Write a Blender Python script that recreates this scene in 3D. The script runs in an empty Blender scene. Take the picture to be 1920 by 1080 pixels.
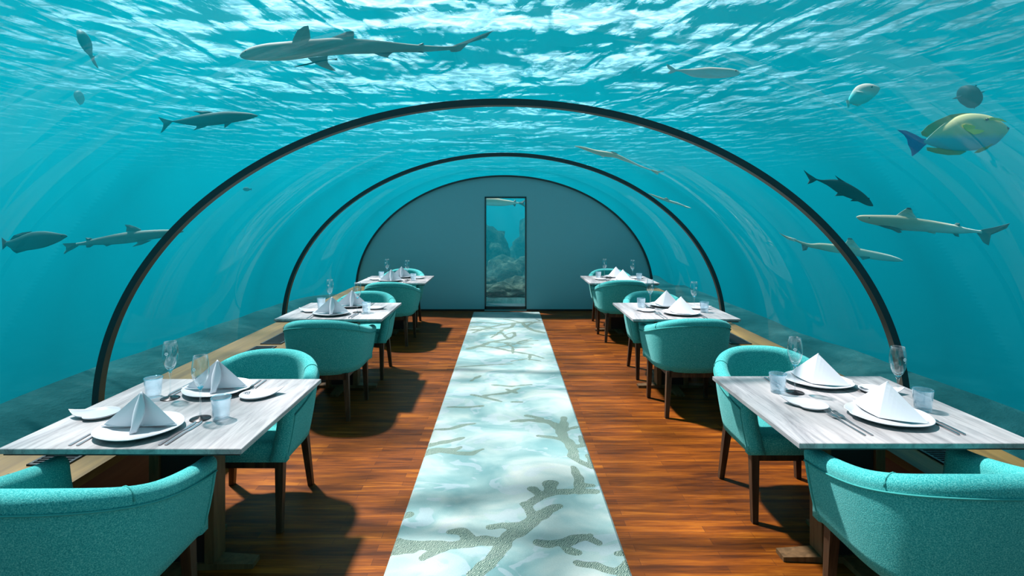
import bpy, bmesh, math, random
from mathutils import Vector, Matrix, noise
random.seed(7)
PI = math.pi
SC = bpy.context.scene
COL = SC.collection

# ------------------------------------------------------------------ camera, exposure, sky, sun
cam = bpy.data.cameras.new('camera')
cam_o = bpy.data.objects.new('camera', cam)
COL.objects.link(cam_o)
FPX = 1000.0
cam.sensor_fit = 'HORIZONTAL'
cam.sensor_width = 36.0
cam.lens = FPX / 1920 * 36
cam.shift_x = 11 / 1920
cam.shift_y = -134 / 1920
cam.clip_start = 0.02
cam.clip_end = 400
EYE = 1.6
cam_o.location = (0, 0, EYE)
cam_o.rotation_euler = (PI / 2, 0, 0)
SC.camera = cam_o
SC.view_settings.view_transform = 'Standard'
SC.view_settings.look = 'None'
SC.view_settings.gamma = 1
SC.view_settings.use_curve_mapping = False
SC.view_settings.exposure = 0.0
cy = SC.cycles
cy.max_bounces = 10
cy.diffuse_bounces = 3
cy.glossy_bounces = 4
cy.transmission_bounces = 6
cy.volume_bounces = 2
cy.transparent_max_bounces = 40
cy.caustics_reflective = False
cy.caustics_refractive = False
cy.sample_clamp_indirect = 6.0
cy.use_denoising = True

SKY_COL = (0.66, 0.86, 1.0)
SKY_STR = 0.75
GLOW_STR = 3.7       # the brighter part of the sky, ahead of the camera
SUN_STR = 25.0
SUN_COL = (0.84, 0.65, 0.64)
SUN_DIR = Vector((0.42, -0.32, -1.0))        # the way the light travels
W = bpy.data.worlds.new('sky')
SC.world = W
W.use_nodes = True
wn = W.node_tree.nodes
wn['Background'].inputs['Color'].default_value = (*SKY_COL, 1)
gtc = wn.new('ShaderNodeTexCoord')
gdt = wn.new('ShaderNodeVectorMath'); gdt.operation = 'DOT_PRODUCT'
gdt.inputs[1].default_value = Vector((-0.07, 1.0, 0.32)).normalized()
gmr = wn.new('ShaderNodeMapRange'); gmr.interpolation_type = 'SMOOTHSTEP'
gmr.inputs['From Min'].default_value = 0.72; gmr.inputs['From Max'].default_value = 0.985
gmr.inputs['To Min'].default_value = SKY_STR; gmr.inputs['To Max'].default_value = GLOW_STR
W.node_tree.links.new(gtc.outputs['Generated'], gdt.inputs[0])
W.node_tree.links.new(gdt.outputs['Value'], gmr.inputs['Value'])
W.node_tree.links.new(gmr.outputs[0], wn['Background'].inputs['Strength'])
sun = bpy.data.lights.new('sun', 'SUN')
sun.energy = SUN_STR
sun.color = SUN_COL
sun.angle = math.radians(3.5)
sun_o = bpy.data.objects.new('sun', sun)
COL.objects.link(sun_o)
sun_o.location = (-4, 4, 20)
sun_o.rotation_euler = SUN_DIR.to_track_quat('-Z', 'Y').to_euler()

# water body constants
SURF = 4.7           # height of the sea surface
TA, TB, TC, TX = 2.52, 1.94, 0.36, -0.03     # tunnel half width, rise, centre height, centre x
HULL = 0.09
Y0, Y1 = -1.3, 9.04

# ------------------------------------------------------------------ material helpers
def mat(name):
    m = bpy.data.materials.new(name)
    m.use_nodes = True
    nt = m.node_tree
    nt.nodes.clear()
    return m, nt, nt.nodes.new('ShaderNodeOutputMaterial')

class NB:
    def __init__(s, nt): s.nt = nt
    def n(s, t, ins=None, **kw):
        x = s.nt.nodes.new(t)
        for k, v in kw.items(): setattr(x, k, v)
        for k, v in (ins or {}).items():
            if hasattr(v, 'is_output') or isinstance(v, bpy.types.NodeSocket): s.nt.links.new(v, x.inputs[k])
            else: x.inputs[k].default_value = v
        return x
    def ramp(s, fac, stops, interp='LINEAR'):
        x = s.nt.nodes.new('ShaderNodeValToRGB')
        x.color_ramp.interpolation = interp
        e = x.color_ramp.elements
        while len(e) < len(stops): e.new(0.5)
        for i, (p, c) in enumerate(stops):
            e[i].position = p
            e[i].color = (*c, 1) if len(c) == 3 else c
        s.nt.links.new(fac, x.inputs['Fac'])
        return x.outputs['Color']
    def math(s, op, a, b=0.0, c=0.0, clamp=False):
        x = s.nt.nodes.new('ShaderNodeMath'); x.operation = op; x.use_clamp = clamp
        for i, v in enumerate((a, b, c)):
            if isinstance(v, bpy.types.NodeSocket): s.nt.links.new(v, x.inputs[i])
            else: x.inputs[i].default_value = v
        return x.outputs[0]
    def mix(s, f, a, b, blend='MIX'):
        x = s.nt.nodes.new('ShaderNodeMix'); x.data_type = 'RGBA'; x.blend_type = blend
        for k, v in ((0, f), (6, a), (7, b)):
            if isinstance(v, bpy.types.NodeSocket): s.nt.links.new(v, x.inputs[k])
            else: x.inputs[k].default_value = v if k == 0 else ((*v, 1) if len(v) == 3 else v)
        return x.outputs[2]
    def coord(s, out='Object', scale=(1, 1, 1), rot=(0, 0, 0), loc=(0, 0, 0)):
        t = s.n('ShaderNodeTexCoord')
        m = s.n('ShaderNodeMapping', {'Vector': t.outputs[out], 'Scale': scale, 'Rotation': rot, 'Location': loc})
        return m.outputs[0]
    def noise(s, v, scale, detail=3, rough=0.5, dist=0.0):
        return s.n('ShaderNodeTexNoise', {'Vector': v, 'Scale': scale, 'Detail': detail, 'Roughness': rough, 'Distortion': dist}).outputs['Fac']
    def bump(s, h, strength=0.3, dist=0.01):
        return s.n('ShaderNodeBump', {'Height': h, 'Strength': strength, 'Distance': dist}).outputs[0]

def principled(name, color, rough=0.5, metal=0.0, spec=0.5, **kw):
    m, nt, out = mat(name)
    b = NB(nt)
    p = b.n('ShaderNodeBsdfPrincipled', {'Base Color': (*color, 1), 'Roughness': rough, 'Metallic': metal, 'Specular IOR Level': spec})
    for k, v in kw.items(): p.inputs[k].default_value = v
    nt.links.new(p.outputs[0], out.inputs[0])
    return m, b, p

M = {}
# clear acrylic / glass: reflection by Fresnel, light passes straight through
def clear(name, tint, r0=0.04, rough=0.0, gl=1.0, body=None, bodyfac=0.0, power=5.0, rmax=1.0):
    m, nt, out = mat(name)
    b = NB(nt)
    geo = b.n('ShaderNodeNewGeometry')
    c_ = b.math('ABSOLUTE', b.n('ShaderNodeVectorMath', {0: geo.outputs['Normal'], 1: geo.outputs['Incoming']}, operation='DOT_PRODUCT').outputs['Value'])
    fr = b.n('ShaderNodeMath', {0: b.math('POWER', b.math('SUBTRACT', 1.0, c_, clamp=True), power), 1: rmax - r0, 2: r0}, operation='MULTIPLY_ADD')
    tr = b.n('ShaderNodeBsdfTransparent', {'Color': (*tint, 1)})
    g = b.n('ShaderNodeBsdfGlossy', {'Color': (gl, gl, gl, 1), 'Roughness': rough})
    base = tr.outputs[0]
    if body:
        d = b.n('ShaderNodeBsdfTranslucent', {'Color': (*body, 1)})
        base = b.n('ShaderNodeMixShader', {0: bodyfac, 1: tr.outputs[0], 2: d.outputs[0]}).outputs[0]
    mx = b.n('ShaderNodeMixShader', {0: fr.outputs[0], 1: base, 2: g.outputs[0]})
    nt.links.new(mx.outputs[0], out.inputs[0])
    return m
M['acrylic'] = clear('clear_acrylic', (0.99, 1.0, 1.0), 0.014, 0.02, power=4.0, rmax=0.17)
M['acrylic_out'] = clear('acrylic_outer_face', (0.99, 1.0, 1.0), 0.0, 0.05, power=5.0, rmax=0.04)
M['glass'] = clear('clear_glass', (0.955, 0.985, 0.99), 0.05, 0.0, power=2.6, rmax=0.85)
M['aqua_stem'] = clear('aqua_glass', (0.45, 0.88, 0.95), 0.05, 0.0)
M['blue_glass'] = clear('pale_blue_glass', (0.90, 0.955, 0.985), 0.05, 0.05, 1.0, (0.75, 0.9, 0.97), 0.20, power=2.6, rmax=0.8)

# turquoise woven fabric
m, b, p = principled('turquoise_fabric', (0.1, 0.5, 0.46), 0.95, spec=0.15)
v = b.coord('Object')
n1 = b.noise(v, 260, 3, 0.7); n2 = b.noise(v, 9, 3, 0.6)
c = b.ramp(n1, [(0.32, (0.010, 0.20, 0.205)), (0.5, (0.042, 0.39, 0.38)), (0.68, (0.19, 0.64, 0.59))])
c = b.mix(b.math('MULTIPLY', n2, 0.25), c, (0.03, 0.38, 0.38))
b.nt.links.new(c, p.inputs['Base Color'])
b.nt.links.new(b.bump(n1, 0.5, 0.004), p.inputs['Normal'])
p.inputs['Sheen Weight'].default_value = 0.25
p.inputs['Sheen Tint'].default_value = (0.5, 1, 0.95, 1)
M['fabric'] = m
M['piping'] = principled('fabric_piping', (0.05, 0.33, 0.31), 0.9, spec=0.1)[0]

def wood(name, cols, scale=(1, 1, 1), freq=6, rough=0.45, bump=0.15, spec=0.4):
    m, b, p = principled(name, cols[1], rough, spec=spec)
    v = b.coord('Object', scale=scale)
    n = b.noise(v, freq, 6, 0.62, 0.6)
    c = b.ramp(n, [(0.3, cols[0]), (0.5, cols[1]), (0.7, cols[2])])
    b.nt.links.new(c, p.inputs['Base Color'])
    b.nt.links.new(b.bump(n, bump, 0.003), p.inputs['Normal'])
    return m, b, p
M['leg_wood'] = wood('dark_walnut', [(0.022, 0.012, 0.007), (0.05, 0.027, 0.014), (0.10, 0.055, 0.028)], (6, 6, 0.6), 6, 0.42)[0]
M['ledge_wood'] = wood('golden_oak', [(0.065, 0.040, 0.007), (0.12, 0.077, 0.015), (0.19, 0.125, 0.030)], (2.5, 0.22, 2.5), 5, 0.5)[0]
M['ledge_face'] = wood('shaded_ledge_wood', [(0.05, 0.02, 0.008), (0.085, 0.032, 0.012), (0.12, 0.05, 0.02)], (2, .3, 2), 5, 0.5)[0]  # ledge wood in a darker colour, painting in the shade on its front face
# whitewashed grey tabletop
m, b, p = principled('limed_grey_wood', (0.5, 0.5, 0.5), 0.42, spec=0.4)
v = b.coord('Object', scale=(7.5, 0.75, 7.5)); v2 = b.coord('Object', scale=(2.0, 0.5, 2.0)); v3 = b.coord('Object', scale=(30, 1.6, 30))
n1 = b.noise(v, 2.4, 8, 0.68, 0.8); n2 = b.noise(v2, 1.5, 3, 0.5, 0.4); n3 = b.noise(v3, 2.0, 4, 0.6)
c = b.ramp(n1, [(0.28, (0.12, 0.12, 0.13)), (0.45, (0.28, 0.285, 0.295)), (0.58, (0.42, 0.42, 0.425)), (0.72, (0.52, 0.515, 0.51))])
c = b.mix(b.ramp(n2, [(0.45, (0, 0, 0)), (0.7, (0.55, 0.55, 0.55))]), c, (0.33, 0.315, 0.30))
c = b.mix(b.ramp(n3, [(0.62, (0, 0, 0)), (0.74, (0.6, 0.6, 0.6))]), c, (0.09, 0.09, 0.10))
b.nt.links.new(c, p.inputs['Base Color'])
b.nt.links.new(b.bump(n1, 0.2, 0.002), p.inputs['Normal'])
M['tabletop'] = m
M['black'] = principled('black_steel', (0.012, 0.013, 0.014), 0.4)[0]
M['post_wood'] = wood('table_post_wood', [(0.06, 0.035, 0.015), (0.12, 0.07, 0.03), (0.17, 0.10, 0.045)], (5, 5, .5), 5, 0.45)[0]
M['china'] = principled('white_china', (0.57, 0.60, 0.63), 0.14, spec=0.5)[0]
M['napkin'] = principled('white_linen', (0.66, 0.695, 0.74), 0.85, spec=0.2)[0]
M['steel'] = principled('polished_steel', (0.42, 0.40, 0.42), 0.3, 1.0)[0]
M['black_glass'] = principled('black_glass', (0.006, 0.006, 0.007), 0.3, spec=0.25)[0]
M['etch'] = principled('frosted_etching', (0.85, 0.92, 0.94), 0.8)[0]
M['ring_dark'] = principled('dark_gasket', (0.02, 0.032, 0.036), 0.35)[0]
M['ring_metal'] = principled('brushed_beige_metal', (0.085, 0.09, 0.08), 0.5, 0.2)[0]
M['wall'] = principled('grey_blue_plaster', (0.20, 0.50, 0.56), 0.8, spec=0.25)[0]
M['dark_frame'] = principled('dark_frame_metal', (0.012, 0.03, 0.032), 0.4)[0]
M['vent_black'] = principled('black_vent', (0.01, 0.018, 0.022), 0.45)[0]

# floor: narrow boards running across the room
m, b, p = principled('amber_floorboards', (0.4, 0.14, 0.03), 0.5, spec=0.14)
v = b.coord('Object')
br = b.n('ShaderNodeTexBrick', {'Vector': v, 'Scale': 1.0, 'Brick Width': 0.62, 'Row Height': 0.052, 'Mortar Size': 0.0011, 'Mortar Smooth': 0.3, 'Bias': 0.0,
                                'Color1': (0.0, 0.0, 0.0, 1), 'Color2': (1, 1, 1, 1), 'Mortar': (0.35, 0.35, 0.35, 1)}, offset=0.37)
v2 = b.coord('Object', scale=(0.9, 9, 1)); v3 = b.coord('Object', scale=(2.6, 50, 1)); v4 = b.coord('Object', scale=(.8, 1.4, 1))
n1 = b.noise(v2, 2.2, 6, 0.6, 0.5); n2 = b.noise(v3, 2, 5, 0.6, 0.3); n4 = b.noise(v4, 1.6, 2, 0.5)
f = b.math('ADD', b.math('MULTIPLY', br.outputs['Color'], 0.13), b.math('ADD', b.math('MULTIPLY', n1, 0.68), b.math('MULTIPLY', n2, 0.34)))
c = b.ramp(f, [(0.30, (0.018, 0.004, 0.0006)), (0.46, (0.055, 0.0135, 0.001)), (0.62, (0.15, 0.040, 0.002)), (0.80, (0.31, 0.105, 0.007))])
c = b.mix(br.outputs['Fac'], c, (0.05, 0.014, 0.005))
b.nt.links.new(c, p.inputs['Base Color'])
b.nt.links.new(b.bump(b.math('SUBTRACT', n2, br.outputs['Fac']), 0.12, 0.002), p.inputs['Normal'])
M['floor'] = m

# rug
m, b, p = principled('aqua_rug_pile', (0.5, 0.75, 0.72), 0.95, spec=0.1)
v = b.coord('Object'); vs = b.coord('Object', scale=(1, 1.3, 1))
n1 = b.noise(vs, 1.9, 3, 0.55, 0.8); n2 = b.noise(vs, 4.2, 2, 0.5, 1.2); n3 = b.noise(v, 320, 2, 0.6); nz = b.noise(v, 900, 1)
c = b.ramp(n1, [(0.34, (0.13, 0.26, 0.265)), (0.48, (0.21, 0.34, 0.335)), (0.60, (0.31, 0.41, 0.39)), (0.72, (0.40, 0.46, 0.43))])
blob = b.ramp(n2, [(0.56, (0, 0, 0)), (0.585, (0.42, 0.42, 0.42))])
c = b.mix(blob, c, (0.34, 0.41, 0.45))
at = b.n('ShaderNodeAttribute', attribute_name='coral')
fac = b.ramp(at.outputs['Fac'], [(0.49, (0, 0, 0)), (0.52, (1, 1, 1))])
wv = b.n('ShaderNodeTexWave', {'Vector': b.coord('Object', scale=(1, 1, 1), rot=(0, 0, .6)), 'Scale': 38, 'Distortion': 9, 'Detail': 3, 'Detail Scale': 1.6}, wave_type='BANDS')
cc = b.ramp(wv.outputs['Fac'], [(0.2, (0.035, 0.075, 0.06)), (0.55, (0.12, 0.20, 0.155)), (0.95, (0.27, 0.35, 0.28))])
c = b.mix(b.math('MULTIPLY', fac, 0.85), c, cc)
c = b.mix(0.18, c, b.ramp(n3, [(0.3, (0.2, 0.35, 0.35)), (0.7, (1, 1, 1))]), 'MULTIPLY')
b.nt.links.new(c, p.inputs['Base Color'])
hh = b.math('ADD', n3, b.math('MULTIPLY', b.math('MULTIPLY', wv.outputs['Fac'], fac), 0.9))
b.nt.links.new(b.bump(hh, 0.45, 0.006), p.inputs['Normal'])
M['rug'] = m

# seabed, coral rock
def rocky(name, cols, sc):
    m, b, p = principled(name, cols[1], 0.95, spec=0.05)
    v = b.coord('Object'); n = b.noise(v, sc, 8, 0.7, 0.3)
    b.nt.links.new(b.ramp(n, [(0.35, cols[0]), (0.5, cols[1]), (0.66, cols[2])]), p.inputs['Base Color'])
    b.nt.links.new(b.bump(n, 0.9, 0.15), p.inputs['Normal'])
    return m
M['seabed'] = rocky('reef_seabed', [(0.006, 0.042, 0.044), (0.012, 0.065, 0.068), (0.035, 0.11, 0.11)], 0.8)
M['coral'] = rocky('coral_rock', [(0.008, 0.03, 0.028), (0.03, 0.07, 0.06), (0.14, 0.20, 0.15)], 4.0)
M['pontoon'] = principled('weathered_concrete', (0.05, 0.075, 0.07), 0.9)[0]

# fish skins: back darker than belly, by the animal's own height
def skin(name, back, belly, lo=0.25, hi=0.65, rough=0.6, spec=0.15, mottle=0.25):
    m, b, p = principled(name, back, rough, spec=spec)
    t = b.n('ShaderNodeTexCoord'); s = b.n('ShaderNodeSeparateXYZ', {0: t.outputs['Generated']})
    n = b.noise(t.outputs['Object'], 14, 4, 0.6)
    f = b.math('ADD', s.outputs['Z'], b.math('MULTIPLY', b.math('SUBTRACT', n, 0.5), mottle))
    b.nt.links.new(b.ramp(f, [(lo, belly), (hi, back)]), p.inputs['Base Color'])
    return m
M['shark_skin'] = skin('grey_shark_skin', (0.20, 0.27, 0.24), (0.32, 0.40, 0.36), 0.2, 0.5)
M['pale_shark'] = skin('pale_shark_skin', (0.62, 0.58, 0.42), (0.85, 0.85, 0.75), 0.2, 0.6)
M['shark_fin'] = skin('shark_fin_skin', (0.12, 0.18, 0.17), (0.20, 0.27, 0.25), 0.3, 0.8)
M['fin_tip'] = principled('black_fin_tip', (0.015, 0.02, 0.022), 0.6)[0]
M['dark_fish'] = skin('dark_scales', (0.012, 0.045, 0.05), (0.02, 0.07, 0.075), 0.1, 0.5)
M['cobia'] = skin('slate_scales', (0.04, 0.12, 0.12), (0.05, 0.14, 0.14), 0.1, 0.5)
M['silver'] = skin('silver_scales', (0.55, 0.55, 0.48), (0.75, 0.80, 0.80), 0.3, 0.8, 0.25, 0.25)
M['parrot'] = skin('pale_green_scales', (0.55, 0.55, 0.48), (0.10, 0.75, 0.75), 0.4, 0.7)
M['surgeon'] = skin('yellow_grey_scales', (0.62, 0.60, 0.30), (0.08, 0.50, 0.62), 0.30, 0.46, 0.4, 0.4, 0.12)
M['surgeon_fin'] = principled('olive_fin', (0.30, 0.33, 0.06), 0.5)[0]
M['surgeon_tail'] = principled('blue_fin', (0.03, 0.13, 0.42), 0.5)[0]
M['yellow'] = principled('yellow_fin', (0.80, 0.72, 0.05), 0.5)[0]
M['eye_black'] = principled('fish_eye', (0.005, 0.005, 0.006), 0.1)[0]
M['mouth'] = principled('fish_mouth', (0.02, 0.03, 0.04), 0.5)[0]
M['white_edge'] = principled('pale_marking', (0.8, 0.85, 0.8), 0.5)[0]

# sea surface seen from below: facets either let the sky in or mirror the deep
m, nt, out = mat('sea_surface')
b = NB(nt)
v = b.coord('Object', scale=(1.15, 0.50, 1), rot=(0, 0, 0.28))
n1 = b.noise(v, 1.0, 2.4, 0.42, 0.5); n2 = b.noise(b.coord('Object', scale=(.5, 1.3, 1), rot=(0, 0, 0.2)), 0.32, 2, 0.5, 0.3); n3 = b.noise(v, 6, 3, .5, .4)
h = b.math('ADD', n1, b.math('ADD', b.math('MULTIPLY', n2, 1.3), b.math('MULTIPLY', n3, 0.05)))
nb = b.bump(h, 1.0, 0.85)
g = b.n('ShaderNodeNewGeometry')
dot = b.n('ShaderNodeVectorMath', {0: nb, 1: g.outputs['Incoming']}, operation='DOT_PRODUCT').outputs['Value']
fac = b.ramp(dot, [(0.20, (0, 0, 0)), (0.50, (1, 1, 1))])
sun_dapple = b.noise(b.coord('Object', scale=(1, 1.5, 1), rot=(0, 0, .4)), 2.3, 3, 0.5, 1.2)
tint = b.ramp(sun_dapple, [(0.36, (0.30, 0.32, 0.32)), (0.49, (0.55, 0.57, 0.57)), (0.62, (1, 1, 1))])  # patchy tint put in so the sun falls dappled on rug and tables
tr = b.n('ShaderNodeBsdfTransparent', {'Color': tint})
gl = b.n('ShaderNodeBsdfGlossy', {'Color': (0.9, 0.95, 0.95, 1), 'Roughness': 0.2, 'Normal': nb})
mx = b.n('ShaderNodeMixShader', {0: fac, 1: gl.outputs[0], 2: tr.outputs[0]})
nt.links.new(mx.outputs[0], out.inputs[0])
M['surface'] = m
# the water itself
m, nt, out = mat('sea_water')
b = NB(nt)
WD = 0.16
sc_ = b.n('ShaderNodeVolumeScatter', {'Color': (0.006, 0.75, 0.88, 1), 'Density': 0.044, 'Anisotropy': 0.25})
ab = b.n('ShaderNodeVolumeAbsorption', {'Color': (0.20, 0.645, 0.70, 1), 'Density': 0.175})
ad = b.n('ShaderNodeAddShader', {0: sc_.outputs[0], 1: ab.outputs[0]})
nt.links.new(ad.outputs[0], out.inputs['Volume'])
M['water'] = m

# ------------------------------------------------------------------ geometry helpers
def link(name, me, m=None, parent=None, loc=None, smooth=False):
    o = bpy.data.objects.new(name, me)
    COL.objects.link(o)
    if m is not None:
        for x in (m if isinstance(m, (list, tuple)) else [m]): me.materials.append(M[x] if isinstance(x, str) else x)
    if parent: o.parent = parent
    if loc: o.location = loc
    if smooth:
        for p_ in me.polygons: p_.use_smooth = True
    return o
def mesh(name, verts, faces, m=None, parent=None, smooth=False, loc=None, fix=True):
    me = bpy.data.meshes.new(name)
    me.from_pydata([tuple(v) for v in verts], [], faces)
    if fix:
        bm = bmesh.new(); bm.from_mesh(me)
        bmesh.ops.recalc_face_normals(bm, faces=bm.faces)
        bm.to_mesh(me); bm.free()
    me.update()
    return link(name, me, m, parent, loc, smooth)
def from_bm(name, bm, m, parent=None, smooth=False, loc=None):
    bmesh.ops.recalc_face_normals(bm, faces=bm.faces)
    me = bpy.data.meshes.new(name); bm.to_mesh(me); bm.free()
    return link(name, me, m, parent, loc, smooth)
def bm_box(bm, x0, x1, y0, y1, z0, z1, bev=0.0):
    r = bmesh.ops.create_cube(bm, size=1)
    vs = r['verts']
    for v in vs:
        v.co = Vector((x0 + (v.co.x + .5) * (x1 - x0), y0 + (v.co.y + .5) * (y1 - y0), z0 + (v.co.z + .5) * (z1 - z0)))
    if bev:
        es = list({e for v in vs for e in v.link_edges})
        bmesh.ops.bevel(bm, geom=es, offset=bev, segments=2, profile=0.6, affect='EDGES')
def box(name, x0, x1, y0, y1, z0, z1, m, parent=None, bev=0.0):
    bm = bmesh.new(); bm_box(bm, x0, x1, y0, y1, z0, z1, bev)
    return from_bm(name, bm, m, parent)
def lathe(prof, seg=24, rf=None):
    """profile [(r,z)] -> verts, faces; r=0 closes"""
    vs, fs, rings = [], [], []
    for r, z in prof:
        if r <= 1e-6: rings.append([len(vs)]); vs.append((0, 0, z))
        else:
            ring = []
            for k in range(seg):
                a = 2 * PI * k / seg; q = r * (rf(a, r) if rf else 1)
                ring.append(len(vs)); vs.append((q * math.cos(a), q * math.sin(a), z))
            rings.append(ring)
    for a, c in zip(rings, rings[1:]):
        if len(a) == 1 and len(c) == 1: continue
        for k in range(seg):
            k2 = (k + 1) % seg
            if len(a) == 1: fs.append((a[0], c[k], c[k2]))
            elif len(c) == 1: fs.append((a[k], a[k2], c[0]))
            else: fs.append((a[k], a[k2], c[k2], c[k]))
    return vs, fs
def loft(rings, cap=True, closed_ring=True):
    vs, fs = [], []
    n = len(rings[0])
    for r in rings: vs += [tuple(p_) for p_ in r]
    for i in range(len(rings) - 1):
        for k in range(n if closed_ring else n - 1):
            k2 = (k + 1) % n
            fs.append((i * n + k, i * n + k2, (i + 1) * n + k2, (i + 1) * n + k))
    if cap:
        fs.append(tuple(range(n))[::-1]); fs.append(tuple((len(rings) - 1) * n + k for k in range(n)))
    return vs, fs
def tube_rings(path, r, seg=8):
    rings = []
    for i, p_ in enumerate(path):
        a = Vector(path[max(0, i - 1)]); c = Vector(path[min(len(path) - 1, i + 1)])
        t = (c - a).normalized()
        up = Vector((0, 0, 1)) if abs(t.z) < .9 else Vector((1, 0, 0))
        s = t.cross(up).normalized(); u = s.cross(t)
        rr = r[i] if isinstance(r, (list, tuple)) else r
        rings.append([Vector(p_) + s * math.cos(2 * PI * k / seg) * rr + u * math.sin(2 * PI * k / seg) * rr for k in range(seg)])
    return rings
def slab(name, outline, z0, z1, m, parent=None, bev=0.01, seg=3, smooth=False):
    bm = bmesh.new()
    vs = [bm.verts.new((x, y, z0)) for x, y in outline]
    f = bm.faces.new(vs)
    r = bmesh.ops.extrude_face_region(bm, geom=[f])
    up = [g for g in r['geom'] if isinstance(g, bmesh.types.BMVert)]
    for v in up: v.co.z = z1
    if bev:
        us = set(up)
        es = [e for e in bm.edges if e.verts[0] in us and e.verts[1] in us]
        bmesh.ops.bevel(bm, geom=es, offset=bev, segments=seg, profile=0.5, affect='EDGES')
    return from_bm(name, bm, m, parent, smooth)
def tag(o, label, cat, group=None, kind=None):
    o['label'] = label; o['category'] = cat
    if group: o['group'] = group
    if kind: o['kind'] = kind
    return o
def struct(o, label=None):
    o['kind'] = 'structure'
    if label: o['label'] = label
    return o
def empty(name, loc=(0, 0, 0), rz=0):
    o = bpy.data.objects.new(name, None); COL.objects.link(o)
    o.empty_display_size = 0.1; o.location = loc; o.rotation_euler = (0, 0, rz)
    return o
def dup(root, loc, rz):
    r = root.copy(); COL.objects.link(r); r.location = loc; r.rotation_euler = (0, 0, rz)
    for ch in list(root.children):
        c_ = ch.copy(); COL.objects.link(c_); c_.parent = r
        for g_ in ch.children:
            d_ = g_.copy(); COL.objects.link(d_); d_.parent = c_
    return r
def ell(a, d=0.0, y=0.0):
    return Vector((TX + (TA + d) * math.cos(a), y, TC + (TB + d) * math.sin(a)))

# ------------------------------------------------------------------ sea: surface, water body, seabed
BX = 70.0
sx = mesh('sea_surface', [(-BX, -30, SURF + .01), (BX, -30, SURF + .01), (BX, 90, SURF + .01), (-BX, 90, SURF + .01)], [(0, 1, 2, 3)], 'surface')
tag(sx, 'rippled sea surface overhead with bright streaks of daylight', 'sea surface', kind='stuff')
# water body: a block with the tunnel carved out of it
bm = bmesh.new()
NA = 64
prof = [ell(PI * k / NA, HULL) for k in range(NA + 1)]
prof = [Vector((prof[0].x, 0, -0.35))] + prof + [Vector((prof[-1].x, 0, -0.35))]
YA, YB = Y0 - 0.35, Y1 + 0.30
ra = [bm.verts.new((q.x, YA, q.z)) for q in prof]; rb = [bm.verts.new((q.x, YB, q.z)) for q in prof]
n = len(ra)
for k in range(n): bm.faces.new((ra[k], ra[(k + 1) % n], rb[(k + 1) % n], rb[k]))
bm.faces.new(ra[::-1]); bm.faces.new(rb)
bmesh.ops.recalc_face_normals(bm, faces=bm.faces)
for f in bm.faces: f.normal_flip()
inner = list(bm.faces)
bm2 = bmesh.new(); bm_box(bm2, -BX + .5, BX - .5, -29, 89, -9, SURF)
bmesh.ops.recalc_face_normals(bm2, faces=bm2.faces)
tmp = bpy.data.meshes.new('tmp'); bm2.to_mesh(tmp); bm2.free(); bm.from_mesh(tmp); bpy.data.meshes.remove(tmp)
me = bpy.data.meshes.new('sea_water'); bm.to_mesh(me); bm.free()
tag(link('sea_water', me, 'water'), 'clear turquoise sea water all around the glass tunnel', 'water', kind='stuff')

def seabed_h(x, y):
    ax = abs(x - TX)
    n_ = noise.noise(Vector((x * .35, y * .35, 1.3))) * .5 + noise.noise(Vector((x * 1.1, y * 1.1, 4.1))) * .22 + noise.noise(Vector((x * 3.1, y * 3.1, 9))) * .09
    # a reef shelf hugs the tunnel and drops away from its edge
    side = 1 / (1 + math.exp((ax - 5.4) * 3.0))
    h = -3.6 + 3.7 * side
    far = 1 / (1 + math.exp(-(y - 12.0) * 1.2)) * (1 / (1 + math.exp((ax - 7) * .6)))
    h += n_ * (0.12 + 0.6 * far) - .35 * far
    d = max(0.0, 1 - max(0.0, ax - 2.7) / 1.4)
    if Y0 - .6 < y < Y1 + .8: h = h * (1 - d) + (-0.42) * d
    return h
vs, fs = [], []
xs = [-70, -50, -35, -26, -20] + [-16 + .32 * i for i in range(101)] + [20, 26, 35, 50, 70]
ys = [-28, -20, -12, -8] + [-5 + .3 * i for i in range(120)] + [35, 42, 52, 66, 88]
for y in ys:
    for x in xs: vs.append((x, y, seabed_h(x, y)))
nx = len(xs)
for j in range(len(ys) - 1):
    for i in range(nx - 1): fs.append((j * nx + i, j * nx + i + 1, (j + 1) * nx + i + 1, (j + 1) * nx + i))
o = mesh('seabed', vs, fs, 'seabed', smooth=True)
struct(o)

# coral heads seen through the end window and along the sides
def coral(x, y, r, hgt, seed, label):
    bm = bmesh.new()
    bmesh.ops.create_icosphere(bm, subdivisions=4, radius=1)
    for v in bm.verts:
        d = v.co.normalized()
        k = 1 + .35 * noise.noise(d * 1.7 + Vector((seed, 0, 0))) + .18 * noise.noise(d * 4.5 + Vector((0, seed, 0))) + .07 * noise.noise(d * 11)
        v.co = Vector((d.x * r * k, d.y * r * k, d.z * hgt * k))
    o = from_bm('coral_rock', bm, 'coral', None, True, (x, y, seabed_h(x, y) + hgt * .35))
    return tag(o, label, 'coral', 'coral rocks behind the end window')
coral(-.9, 16.5, 1.1, 1.15, 3, 'tall dark coral rock in the left half of the end window')
coral(1.3, 18.5, 1.2, 1.3, 8, 'tallest dark coral rock in the right half of the end window')
coral(.25, 14.2, .95, .65, 5, 'broad rounded coral mound in front of the tall coral rocks')
coral(-.42, 12.2, .28, .22, 12, 'small pale dome shaped coral low in the end window')
coral(.28, 11.6, .35, .20, 17, 'small flat coral beside the pale dome coral')
coral(.0, 10.6, .55, .16, 21, 'low dark coral closest behind the end window glass')

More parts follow.
